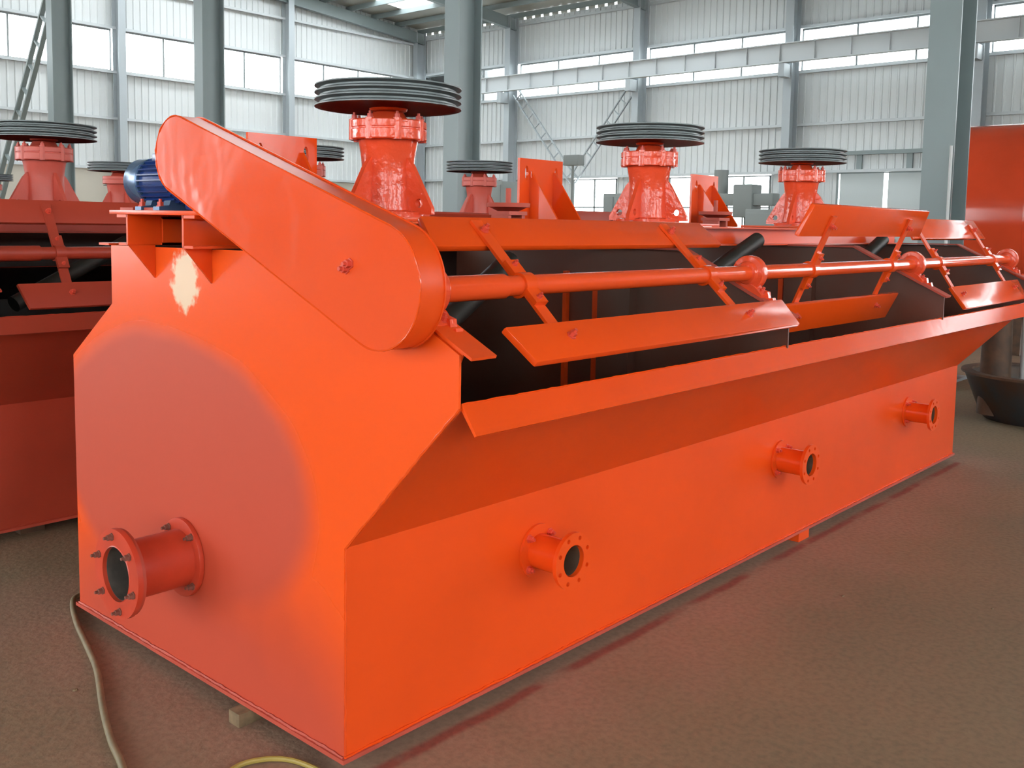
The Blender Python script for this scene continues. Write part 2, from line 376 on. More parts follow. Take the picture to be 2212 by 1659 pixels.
for b in xbays: strip_window(b[0]+0.16, b[1]-0.16, LS0, LS1, LW, 4)
for bay, (a, b) in LOWWIN.items(): strip_window(a, b, 1.15, 3.66, RW, 2 if b-a < 3 else 4, True)
# sliding door, its two leaves standing slightly apart
dr = MB(); dr.box(XW+0.02, XW+0.10, 8.9, 13.0, 3.66, 3.76); dr.box(XW-0.02, XW+0.10, 8.84, 8.92, 0, 3.72); dr.box(XW-0.02, XW+0.10, 12.98, 13.06, 0, 3.72)
door = struct(dr.build('door_1', 'steelgrey'))
for a, b in ((11.32, 12.94), (8.92, 11.16)):
    lf = MB().box(XW+0.02, XW+0.07, a, b, 0.02, 3.66).build('door_leaf', 'doorwhite', door, 0.01)
    MB().box(XW-0.005, XW+0.02, a+0.25 if a > 11 else b-0.37, a+0.37 if a > 11 else b-0.25, 1.0, 1.3).build('door_handle', 'steelgrey', lf)
for y in (12.2, 10.4): MB().box(XW-0.12, XW-0.02, y-0.10, y+0.10, 3.72, 4.4).build('door_hanger', 'steelgrey', door)

# roof: sheets, purlins and rafters
ADDED_SKYLIGHTS = [(y0+2.2, y0+4.4) for y0 in (8.1, 14.8, 21.65, 28.9)]; ADDED_SKYLIGHT_X = (11.5, 30.5)  # skylight strips added to brighten the far bays
ro = MB()
def roof_patch(x0, x1, y0, y1, mb):
    za, zb = roof_z(x0)+0.25, roof_z(x1)+0.25
    mb.add([(x0,y0,za),(x1,y0,zb),(x1,y1,zb),(x0,y1,za)], [(0,1,2,3)])
for a, b in ((-22, -4), (-4, ADDED_SKYLIGHT_X[0]), (ADDED_SKYLIGHT_X[1], XW+0.6)): roof_patch(a, b, -14.9, YW+0.4, ro)
edges = [-14.9]+[q for p in ADDED_SKYLIGHTS for q in p]+[YW+0.4]
for i in range(0, len(edges), 2): roof_patch(ADDED_SKYLIGHT_X[0], ADDED_SKYLIGHT_X[1], edges[i], edges[i+1], ro)
ceil = struct(ro.build('ceiling', 'roofclad'))
for a, b in ADDED_SKYLIGHTS:
    sk = MB(); roof_patch(ADDED_SKYLIGHT_X[0], ADDED_SKYLIGHT_X[1], a, b, sk); wn[0] += 1; struct(sk.build('window_%d' % wn[0], 'glass'))  # panes of the added skylights
x = XW-0.35
while x > -21:
    z = roof_z(x); MB().box(x-0.04, x+0.04, -14, YW, z, z+0.22).build('purlin', 'steelgrey', ceil); x -= 1.55
for y in [-12.4, -5.6] + COLY + [YW-0.35]:
    for a, b in ((XW-0.3, -4), (-4, -22)):
        za, zb = roof_z(a), roof_z(b); mb = MB(); t = 0.12; dp = 0.55
        mb.add([(a,y-t,za-dp),(b,y-t,zb-dp),(b,y+t,zb-dp),(a,y+t,za-dp),(a,y-t,za-dp+0.03),(b,y-t,zb-dp+0.03),(b,y+t,zb-dp+0.03),(a,y+t,za-dp+0.03)], [(0,3,2,1),(4,5,6,7),(0,1,5,4),(1,2,6,5),(2,3,7,6),(3,0,4,7)])
        mb.add([(a,y-t/5,za-dp),(b,y-t/5,zb-dp),(b,y+t/5,zb-dp),(a,y+t/5,za-dp),(a,y-t/5,za),(b,y-t/5,zb),(b,y+t/5,zb),(a,y+t/5,za)], [(0,3,2,1),(4,5,6,7),(0,1,5,4),(1,2,6,5),(2,3,7,6),(3,0,4,7)])
        mb.build('rafter', 'steelgrey', ceil)
# eave closure with gaps between the ribs where daylight leaks in
ev = MB(); y = 0.0
while y < YW: ev.box(XW-0.02, XW+0.02, y, y+0.36, 11.15, 11.42); y += 0.52
ev.build('eave_closure', 'roofclad', wall_r)

# walls added behind the camera: tall glazing over a low plinth, lighting the hall
XB, YF = -17.0, -15.0
BW = lambda a, z, o: (XB+o, a, z)
FW = lambda a, z, o: (a, YF+o, z)
added_wall_b = struct(corr(YF, YW, 8.6, 12.3, BW).build('added_wall_back', 'clad', ang=5))
wall_f = struct(corr(XB, XW, 8.6, 14.2, FW).build('added_wall_front', 'clad', ang=5))
MB().box(XB-0.1, XB+0.02, YF, YW, 0, 0.3).build('plinth', 'plinth', added_wall_b)  # plinth of the added back wall
MB().box(XB, XW, YF-0.1, YF+0.02, 0, 2.6).build('plinth', 'plinth', wall_f)  # plinth of the added front wall
for a in range(8):
    y0 = YF+0.3+a*6.25; strip_window(y0, y0+3.6, 0.3, 8.6, BW, 3, True); corr(y0+3.6, y0+6.25, 0.3, 8.6, BW).build('cladding_panel', 'clad', added_wall_b, ang=5)
    x0 = XB+0.3+a*6.25; strip_window(x0, x0+3.5, 2.6, 8.6, FW, 4, True); corr(x0+3.5, x0+6.25, 2.6, 8.6, FW).build('cladding_panel', 'clad', wall_f, ang=5)

# inner row of columns
ROWX = 9.0
rowl = {1.40: 'grey steel H column beside the big red drum', 8.67: 'grey steel H column beside the far corner behind the machines',
        15.9: 'grey steel H column behind the slanted orange belt guard', 22.75: 'grey steel H column with a ladder-like lattice brace leaning on it',}
for y, lb in rowl.items():
    root = empty('steel_column', (ROWX+0.25, y, 0)); tag(root, lb, 'column', 'inner row of columns')
    hcol(MB(), 0, 0, 0.03, roof_z(ROWX)-0.55, 0.50, 0.32).build('shaft', 'steelgrey', root)
    MB().box(-0.35, 0.35, -0.26, 0.26, 0, 0.03).build('base_plate', 'steelgrey', root)
    if y < 2: MB().tube([(-0.275, -0.14, 0.03), (-0.275, -0.14, 2.5)], 0.016, 8).build('conduit', 'white', root)
lb = lattice('lattice_brace', (ROWX+0.25, 22.98, 7.4), (ROWX+0.25, 27.9, 0.6), 0.42, 12, None, 0.12)
tag(lb, 'ladder-like steel lattice brace sloping down from the column to the floor', 'brace')

# ------------------------------------------------------------------ the flotation machine
def bolt_mesh(r, h, m='bolt'):
    mb = MB(); mb.lathe([(r*1.35, 0), (r*1.35, h*0.18), (r, h*0.2), (r, h*0.8), (r*0.55, h*0.82), (r*0.55, h*1.3)], XY(), 6); return mb.mesh('bolt', m)
BOLT_S = bolt_mesh(0.007, 0.014); BOLT_M = bolt_mesh(0.011, 0.020); BOLT_G = bolt_mesh(0.010, 0.022, 'boltgrey')
ROTX = {'-x': (0, -PI/2, 0), '+x': (0, PI/2, 0), '-y': (PI/2, 0, 0), '+z': (0, 0, 0)}
ML = 5.4; TK = 0.008; ZB = 0.06
SH_Y, SH_Z = -0.28, 1.432
PROF = [(0, ZB), (0, 0.682), (-0.447, 1.145), (-0.447, 1.282), (0.03, 1.515), (1.36, 1.505), (1.36, 1.289), (1.69, 1.065), (1.68, ZB)]

def slab(p, q, thick, name, mats, parent, x0=0, x1=ML):
    """plate along x whose outer line in (y, z) runs p -> q; thick is the inward normal offset; outer face mat 0, inner mat 1"""
    d = Vector((q[0]-p[0], q[1]-p[1])).normalized(); n = Vector((-d.y, d.x))*thick
    A = [(p[0], p[1]), (q[0], q[1]), (q[0]+n.x, q[1]+n.y), (p[0]+n.x, p[1]+n.y)]
    mb = MB(); vs = [(x, a, b) for x in (x0, x1) for a, b in A]
    mb.add(vs, [(0,1,5,4),(1,2,6,5),(2,3,7,6),(3,0,4,7),(0,3,2,1),(4,5,6,7)], [0, 0, 1, 0, 0, 0])
    return mb.build(name, mats, parent)

def make_machine(root):
    # ---- tank
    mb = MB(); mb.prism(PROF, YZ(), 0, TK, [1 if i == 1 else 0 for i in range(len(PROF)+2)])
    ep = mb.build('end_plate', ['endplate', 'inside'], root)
    mb = MB(); mb.prism(PROF, YZ(ML-TK), 0, TK, [1 if i == 0 else 0 for i in range(len(PROF)+2)])
    fe = mb.build('end_plate', ['paint', 'partition'], root)
    slab((0, ZB), (0, 0.682), -TK, 'front_panel', ['paint', 'inside'], root, TK, ML-TK)
    slab((0, 0.682), (-0.447, 1.145), -TK, 'flared_panel', ['paint', 'inside'], root, TK, ML-TK)
    lip = MB(); lp = [(-0.440, 1.147), (-0.492, 1.080), (-0.499, 1.084), (-0.447, 1.157), (-0.436, 1.150)]
    lip.prism(lp, YZ(), 0.012, ML+0.12); lip.build('overflow_lip', 'paint_wet', root)
    slab((1.68, ZB), (1.69, 1.065), TK, 'back_panel', ['paint', 'inside'], root, TK, ML-TK)
    slab((1.69, 1.065), (1.36, 1.289), TK, 'back_slope_panel', ['paint', 'inside'], root, TK, ML-TK)
    slab((1.36, 1.289), (1.36, 1.505), TK, 'back_rim_panel', ['paint', 'inside'], root, TK, ML-TK)
    MB().box(-0.012, ML+0.012, -0.012, 1.692, ZB-0.014, ZB-0.001).build('floor_plate', 'dusty', root)
    MB().box(TK, ML-TK, 0.01, 1.67, ZB, ZB+0.02).build('tank_bed', 'inside', root)
    MB().prism([(1.352, 1.505), (1.43, 1.505), (1.43, 1.513), (1.36, 1.513), (1.36, 1.512), (1.352, 1.512)], YZ(), -0.012, ML+0.012).build('top_angle', 'paint', root)
    for x in (0.35, 2.95, 5.05):
        MB().box(x, x+0.12, 0.05 if x != 2.95 else -0.01, 1.60, 0.0, ZB-0.014).build('skid', 'paint' if x == 2.95 else 'rust', root)
    # inner partitions with a sloping angle on top
    for x in (1.8, 3.6):
        pr = MB(); P = [(0.012, ZB+0.02), (0.012, 0.68), (-0.455, 1.15), (-0.455, 1.282), (0.03, 1.510), (1.35, 1.500), (1.35, 1.289), (1.66, 1.06), (1.66, ZB+0.02)]
        pr.prism(P, YZ(x), -0.004, 0.004); po = pr.build('partition', 'partition', root)
        e = MB(); e.bar((x, 0.03, 1.517), (x, -0.475, 1.270), 0.075, 0.010); e.bar((x, 1.35, 1.508), (x, 0.03, 1.518), 0.06, 0.010)
        e.build('edge_angle', 'dusty', po)
        MB().box(x-0.06, x-0.004, 0.25, 0.42, 0.15, 1.40).build('guide_post', 'partition', po)
        MB().box(x-0.03, x-0.004, 0.44, 0.47, 0.15, 1.40).build('guide_strip', 'paint', po)
        MB().box(x-0.03, x-0.004, 0.62, 0.64, 0.15, 1.40).build('guide_strip', 'paint', po)
    e = MB(); e.bar((0.045, 0.03, 1.522), (0.045, -0.49, 1.275), 0.09, 0.008); e.bar((0.012, 0.03, 1.49), (0.012, -0.44, 1.26), 0.006, 0.07)
    e.build('edge_angle', 'paint', ep)
    e = MB(); e.bar((ML-0.04, 0.03, 1.522), (ML-0.04, -0.47, 1.282), 0.08, 0.008); e.bar((ML-0.04, 1.35, 1.511), (ML-0.04, 0.03, 1.522), 0.06, 0.008); e.build('edge_angle', 'dusty', fe)
    # weld beads
    def bead(p, q, r, name, parent, m='paint_wet'):
        p, q = Vector(p), Vector(q); n = max(6, int((q-p).length/0.022)); path = []; rad = []
        for i in range(n+1):
            path.append(p.lerp(q, i/n)+Vector((random.uniform(-1, 1), random.uniform(-1, 1), random.uniform(-1, 1)))*r*0.25); rad.append(r*random.uniform(0.55, 1.15))
        MB().tube(path, rad, 6).build(name, m, parent)
    bead((0.0, -0.003, ZB), (ML, -0.003, ZB), 0.006, 'weld_bead', root)
    bead((-0.003, 0.0, ZB), (-0.003, 1.68, ZB), 0.006, 'weld_bead', root, 'dusty')
    bead((0.004, -0.002, 0.684), (0.004, -0.447, 1.147), 0.005, 'weld_bead', root)
    bead((0.004, -0.0, 0.684), (0.004, -0.0, ZB), 0.003, 'weld_bead', root, 'paint')
    bead((0.01, -0.447, 1.157), (ML, -0.447, 1.157), 0.0032, 'weld_bead', root)
    # ---- drive beams
    def channel(yw, sgn, name):
        a, b = (yw, yw+sgn*0.008), (yw, yw+sgn*0.07)
        c = MB(); c.box(0.02, ML, min(a), max(a), 1.515, 1.612); c.box(0.02, ML, min(b), max(b), 1.604, 1.612); c.box(0.02, ML, min(b), max(b), 1.515, 1.523)
        return c.build(name, 'paint', root)
    channel(0.49, -1, 'drive_beam'); channel(1.02, 1, 'drive_beam')
    # ---- drive heads
    RIBP = [(0.095, 0.012), (0.225, 0.012), (0.225, 0.035), (0.13, 0.20), (0.095, 0.24)]
    for k in range(3):
        X = 0.81+1.8*k; Y = 0.75
        MB().box(X-0.26, X+0.26, 0.47, 1.04, 1.613, 1.627).build('mount_plate', 'paint', root, 0.003)
        h = MB(); h.lathe([(0.0, 0), (0.165, 0), (0.165, 0.02), (0.112, 0.028), (0.104, 0.08), (0.100, 0.19), (0.104, 0.235), (0.110, 0.275), (0.118, 0.315), (0.0, 0.315)], XY(), 36)
        ho = h.build('drive_head', 'cast', root); ho.location = (X, Y, 1.627); ho.scale = (1, 1, 0.972)
        fl = MB(); fl.lathe([(0.10, 0.300), (0.145, 0.300), (0.148, 0.304), (0.148, 0.338), (0.144, 0.341), (0.144, 0.345), (0.148, 0.348), (0.148, 0.372), (0.142, 0.377), (0.075, 0.380), (0.060, 0.410), (0.0, 0.410)], XY(), 40); fl.build('bearing_cover', 'cast', ho)
        for i in range(8):
            t = 2*PI*(i+0.4)/8; lg = MB(); lg.lathe([(0, 0.298), (0.018, 0.298), (0.018, 0.378), (0.0, 0.378)], XY(), 10); l = lg.build('bolt_lug', 'cast', ho); l.location = (0.134*math.cos(t), 0.134*math.sin(t), 0)
            inst('bolt', BOLT_M, (0.132*math.cos(t), 0.132*math.sin(t), 0.378), ho)
        for i in range(4):
            rb = MB(); rb.holed(RIBP, [circ(0.018, 12, 0.165, 0.055)], XZ(), -0.010, 0.010); r = rb.build('rib', 'cast', ho); r.rotation_euler = (0, 0, i*PI/2+0.12)
        # V-belt pulley: four ridges, three grooves, dished web
        R = 0.28; z0 = 0.425; rim = [(R-0.020, z0)]
        for g in range(4):
            zz = z0+g*0.026
            rim += [(R, zz), (R, zz+0.005)] + ([(R-0.020, zz+0.0125), (R-0.020, zz+0.0185)] if g < 3 else [])
        zt = z0+3*0.026+0.005
        rim += [(R-0.03, zt), (R-0.035, z0+0.045), (0.06, z0+0.040), (0.055, z0+0.055), (0.028, z0+0.055), (0.028, z0+0.065), (0, z0+0.065)]
        pv = MB(); pv.lathe(rim, XY(), 64)
        pl = pv.build('pulley', 'iron', ho)
        wb = MB(); wb.lathe([(R-0.021, z0), (R-0.030, z0+0.002), (R-0.034, z0+0.030), (0.085, z0+0.028), (0.070, z0-0.008), (0.045, z0-0.016), (0.0, z0-0.016)], XY(), 48); wb.build('pulley_web', 'paint', ho)
        # upright motor bracket
        bx = (0.285, 1.755, 3.29)[k]; bwid = (0.30, 0.32, 0.30)[k]
        by = 0.90
        br = MB(); br.holed([(bx, 1.613), (bx+bwid, 1.613), (bx+bwid, 1.918), (bx, 1.918)], [[(bx+0.05+0.012*math.cos(t), 1.85+0.035*math.sin(t)) for t in [2*PI*q/10 for q in range(10)]], [(bx+bwid-0.05+0.012*math.cos(t), 1.85+0.035*math.sin(t)) for t in [2*PI*q/10 for q in range(10)]]], XZ(by), 0, 0.014)
        bo = br.build('motor_bracket', 'paint_wet', root)
        gp = [(0.90, 1.613), (0.72, 1.613), (0.72, 1.625), (0.89, 1.86), (0.90, 1.86)]
        for gx in (bx+0.07, bx+bwid-0.075): MB().prism(gp, YZ(gx), 0, 0.010).build('gusset', 'paint_wet', bo)
        if k < 2:
            dx_ = X+0.70
            st = MB(); st.box(dx_-0.055, dx_-0.035, 0.70, 0.80, 1.613, 1.662); st.box(dx_+0.035, dx_+0.055, 0.70, 0.80, 1.613, 1.662); st.box(dx_-0.06, dx_+0.06, 0.69, 0.81, 1.648, 1.664)
            so = st.build('valve_stand', 'dusty', root)
            dc = MB(); dc.lathe([(0, 1.664), (0.045, 1.664), (0.085, 1.682), (0.095, 1.682), (0.097, 1.700), (0.09, 1.700), (0.085, 1.690), (0.012, 1.690), (0.012, 1.765), (0, 1.765)], lambda a, b, c: (dx_+a, 0.75+b, c), 28); dc.build('hand_wheel', 'dusty', so)
        # slanted suction pipe inside the cell
        tb = MB(); A = Vector((X+0.10, 0.38, 1.40)); B = Vector((X+0.55, 0.40, 1.545))
        if k == 0: A, B = Vector((0.80, 0.30, 1.33)), Vector((1.10, 0.37, 1.465))
        tb.tube([A-(B-A)*1.3, A, B], 0.042, 18); to = tb.build('suction_pipe', 'pipe_steel', root)
        dd_ = (B-A).normalized(); MB().tube([B, B+dd_*0.0015], 0.034, 18).build('dark_mouth_disc', 'inside', to)  # dark disc painted in for the shaded hollow of a solid tube
    # ---- scraper shaft, bearings and paddles
    s = MB(); s.lathe([(0, 0.0), (0.030, 0.0), (0.030, 5.42), (0, 5.42)], lambda a, b, c: (c-0.02, SH_Y+a, SH_Z+b), 24); sh = s.build('scraper_shaft', 'shaftpaint', root)
    s = MB(); s.lathe([(0, 0.10), (0.036, 0.10), (0.036, 0.34), (0.0, 0.34)], lambda a, b, c: (c, SH_Y+a, SH_Z+b), 24); s.build('coupling_sleeve', 'shaftpaint', sh)
    for x in (0.05, 1.80, 3.60, 5.38):
        b = MB(); b.lathe([(0.0, -0.034), (0.040, -0.034), (0.044, -0.030), (0.048, -0.022), (0.066, -0.020), (0.070, -0.014), (0.070, 0.014), (0.066, 0.020), (0.048, 0.022), (0.040, 0.034), (0, 0.034)], lambda a, c, h: (x+h, SH_Y+a, SH_Z+c), 28)
        d = Vector((0.03+0.475, 1.517-1.270)).normalized(); n = Vector((-d.y, d.x))
        base = [Vector((SH_Y, SH_Z))+d*a-n*c for a, c in ((-0.10, 0.068), (0.10, 0.068), (0.10, 0.045), (0.06, 0.030), (-0.06, 0.030), (-0.10, 0.045))]
        b.prism([(q.x, q.y) for q in base], YZ(x), -0.03, 0.03)
        bo = b.build('pillow_block', 'cast', root)
        for a in (-0.082, 0.082):
            q = Vector((SH_Y, SH_Z))+d*a-n*0.045
            inst('bolt', BOLT_M, (x, q.x, q.y), bo, (math.atan2(d.y, d.x), 0, 0))
        g = MB(); pts = []
        q0 = Vector((SH_Y, SH_Z))
        for a, c in ((-0.05, 0.04), (-0.10, 0.03), (-0.115, 0.05), (-0.13, 0.04), (-0.15, 0.06), (-0.165, 0.055), (-0.19, 0.075), (-0.05, 0.075)):
            q = q0+d*a-n*c; pts.append((q.x, q.y))
        g.prism(pts, YZ(x), 0.005, 0.03); g.build('adjuster_lug', 'cast', bo)
    for (x0, x1, ang, r0, r1, arms) in ((0.195, 1.80, 43, 0.168, 0.295, (0.43, 1.463)), (2.10, 3.53, 113, 0.155, 0.300, (2.349, 3.267)), (3.90, 5.22, 57, 0.165, 0.305, (4.001, 5.014))):
        a = math.radians(ang); e = Vector((0, math.cos(a), math.sin(a))); n = Vector((0, -math.sin(a), math.cos(a)))
        if n.y > 0: n = -n                     # blades sit on the face turned to the front
        ctr = Vector((0, SH_Y, SH_Z))
        for sg in (1, -1):
            bl = MB(); P = [(r0, 0.0), (r1, 0.0), (r1, 0.022), (r0, 0.022)]
            cut = 0.03
            v = []
            for xx, sx in ((x0, 1), (x1, -1)):
                for (r, t) in P:
                    inset = cut*(r-r0)/(r1-r0)
                    v.append(Vector((xx+sx*inset, 0, 0))+ctr+e*sg*r-sg*n*(t+0.006))
            bl.add(v, [(0,1,2,3),(4,7,6,5),(0,4,5,1),(1,5,6,2),(2,6,7,3),(3,7,4,0)])
            bl.build('paddle_blade', 'paint_wet', sh, 0.006)
        for xa in arms:
            ar = MB(); ar.bar(Vector((xa, 0, 0))+ctr-e*(r0+0.10)-n*0.033*0, Vector((xa, 0, 0))+ctr-e*0.03, 0.045, 0.010, tuple(n)); ar.bar(Vector((xa, 0, 0))+ctr+e*0.03, Vector((xa, 0, 0))+ctr+e*(r0+0.10), 0.045, 0.010, tuple(n))
            ar.build('paddle_arm', 'paint', sh)
            cl = MB(); cl.lathe([(0.0, -0.024), (0.038, -0.024), (0.038, 0.024), (0, 0.024)], lambda p, q, h: (xa+h, SH_Y+p, SH_Z+q), 20)
            for sg in (1, -1):
                cl.bar(Vector((xa, 0, 0))+ctr+e*sg*0.03+n*0.012, Vector((xa, 0, 0))+ctr+e*sg*0.085+n*0.012, 0.052, 0.016, tuple(n))
            cl.build('arm_clamp', 'paint_wet', sh)
            for sg in (1, -1):
                p = Vector((xa, 0, 0))+ctr+e*sg*0.066+n*0.020
                inst('bolt', BOLT_S, p, sh, Vector((0, 0, 1)).rotation_difference(n).to_euler())
                p = Vector((xa, 0, 0))+ctr+e*sg*(r0+0.055)+n*(0.028 if sg < 0 else 0.006)
                inst('bolt', BOLT_M, p, sh, Vector((0, 0, 1)).rotation_difference(n).to_euler())
    # ---- front drain nozzles
    FL = MB(); FL.holed(circ(0.098, 40), [circ(0.056, 32)]+[circ(0.0085, 10, 0.080*math.cos(2*PI*(i+.5)/8), 0.080*math.sin(2*PI*(i+.5)/8)) for i in range(8)], XZ(), -0.165, -0.150)
    FLm = FL.mesh('flange', 'paint')
    PP = MB(); PP.lathe([(0.061, 0.0), (0.061, -0.155), (0.054, -0.164), (0.054, 0.0)], lambda a, b, c: (a, c, b), 32, True); PPm = PP.mesh('drain_pipe', 'paint_wet')
    PL = MB(); PL.holed(circ(0.095, 36), [circ(0.054, 28)], XZ(), -0.010, -0.001); PLm = PL.mesh('wall_flange', 'paint')
    CP = MB(); CP.lathe([(0, -0.004), (0.054, -0.004), (0.054, -0.002), (0, -0.002)], lambda a, b, c: (a, c, b), 24); CPm = CP.mesh('pipe_bore', 'inside')
    LR = MB(); LR.lathe([(0.0538, -0.004), (0.0538, -0.148), (0.0530, -0.148), (0.0530, -0.004)], lambda a, b, c: (a, c, b), 28, True); LRm = LR.mesh('pipe_liner', 'rust')
    for x, z in ((0.855, 0.470), (2.715, 0.476), (4.46, 0.482)):
        po = inst('drain_pipe', PPm, (x, 0, z), root); obj('flange', FLm, po); obj('wall_flange', PLm, po); obj('pipe_bore', CPm, po); obj('pipe_liner', LRm, po)
        for i in range(4): inst('bolt', BOLT_M, (0.078*math.cos(PI/4+i*PI/2), -0.010, 0.078*math.sin(PI/4+i*PI/2)), po, ROTX['-y'])
    # ---- end inlet pipe with bolted flange
    iy, iz, il = 0.868, 0.448, 0.245
    IP = MB(); IP.lathe([(0.098, 0.0), (0.098, -il+0.004), (0.090, -il-0.002), (0.090, 0.0)], lambda a, b, c: (c, a, b), 40, True); ip = IP.build('inlet_pipe', 'pipepaint', root); ip.location = (0, iy, iz)
    def stad(r, dy, n=18): return [(r*math.cos(t)+(dy if math.cos(t) > 0 else -dy), r*math.sin(t)) for t in [2*PI*k/(2*n)+0.01 for k in range(2*n)]]
    W = MB(); hexo = [(0.115*math.cos(2*PI*k/36)*(1.0), 0.115*math.sin(2*PI*k/36)) for k in range(36)]
    W.holed([(a*1.12, b*1.18) for a, b in hexo], [circ(0.096, 28)], YZ(), -0.018, -0.001); W.build('wall_flange', 'pipepaint', ip, 0.002)
    F2 = MB(); F2.holed(circ(0.148, 44), [circ(0.093, 36)], YZ(), -il, -il+0.018); F2.build('flange', 'pipepaint', ip)
    F3 = MB(); F3.holed(circ(0.144, 44), [circ(0.098, 36)], YZ(), -il+0.020, -il+0.030); F3.build('gasket_ring', 'dusty', ip)
    CB = MB(); CB.lathe([(0, -0.006), (0.090, -0.006), (0.090, -0.002), (0, -0.002)], lambda a, b, c: (c, a, b), 30); CB.build('pipe_bore', 'boredust', ip)
    LN = MB(); LN.lathe([(0.0895, -0.006), (0.0895, -il+0.012), (0.0885, -il+0.012), (0.0885, -0.006)], lambda a, b, c: (c, a, b), 36, True); LN.build('pipe_liner', 'boredust', ip)
    for i in range(6):
        t = 2*PI*(i+0.32)/6; inst('bolt', BOLT_G, (-il, 0.122*math.cos(t), 0.122*math.sin(t)), ip, ROTX['-x'])
    for t in (0.9, 2.3, 3.9, 5.4): inst('bolt', BOLT_G, (-0.018, 0.113*math.cos(t), 0.118*math.sin(t)), ip, ROTX['-x'])
    return ep

def hull_outline(c0, r0, c1, r1, n=28):
    """stadium round two circles of different size"""
    c0, c1 = Vector(c0), Vector(c1); d = c1-c0; L = d.length; a0 = math.atan2(d.y, d.x); b = math.acos((r0-r1)/L)
    pts = []
    for k in range(n+1):
        t = a0+b+(2*PI-2*b)*k/n; pts.append((c0.x+r0*math.cos(t), c0.y+r0*math.sin(t)))
    for k in range(n+1):
        t = a0-b+(2*b)*k/n; pts.append((c1.x+r1*math.cos(t), c1.y+r1*math.sin(t)))
    return pts

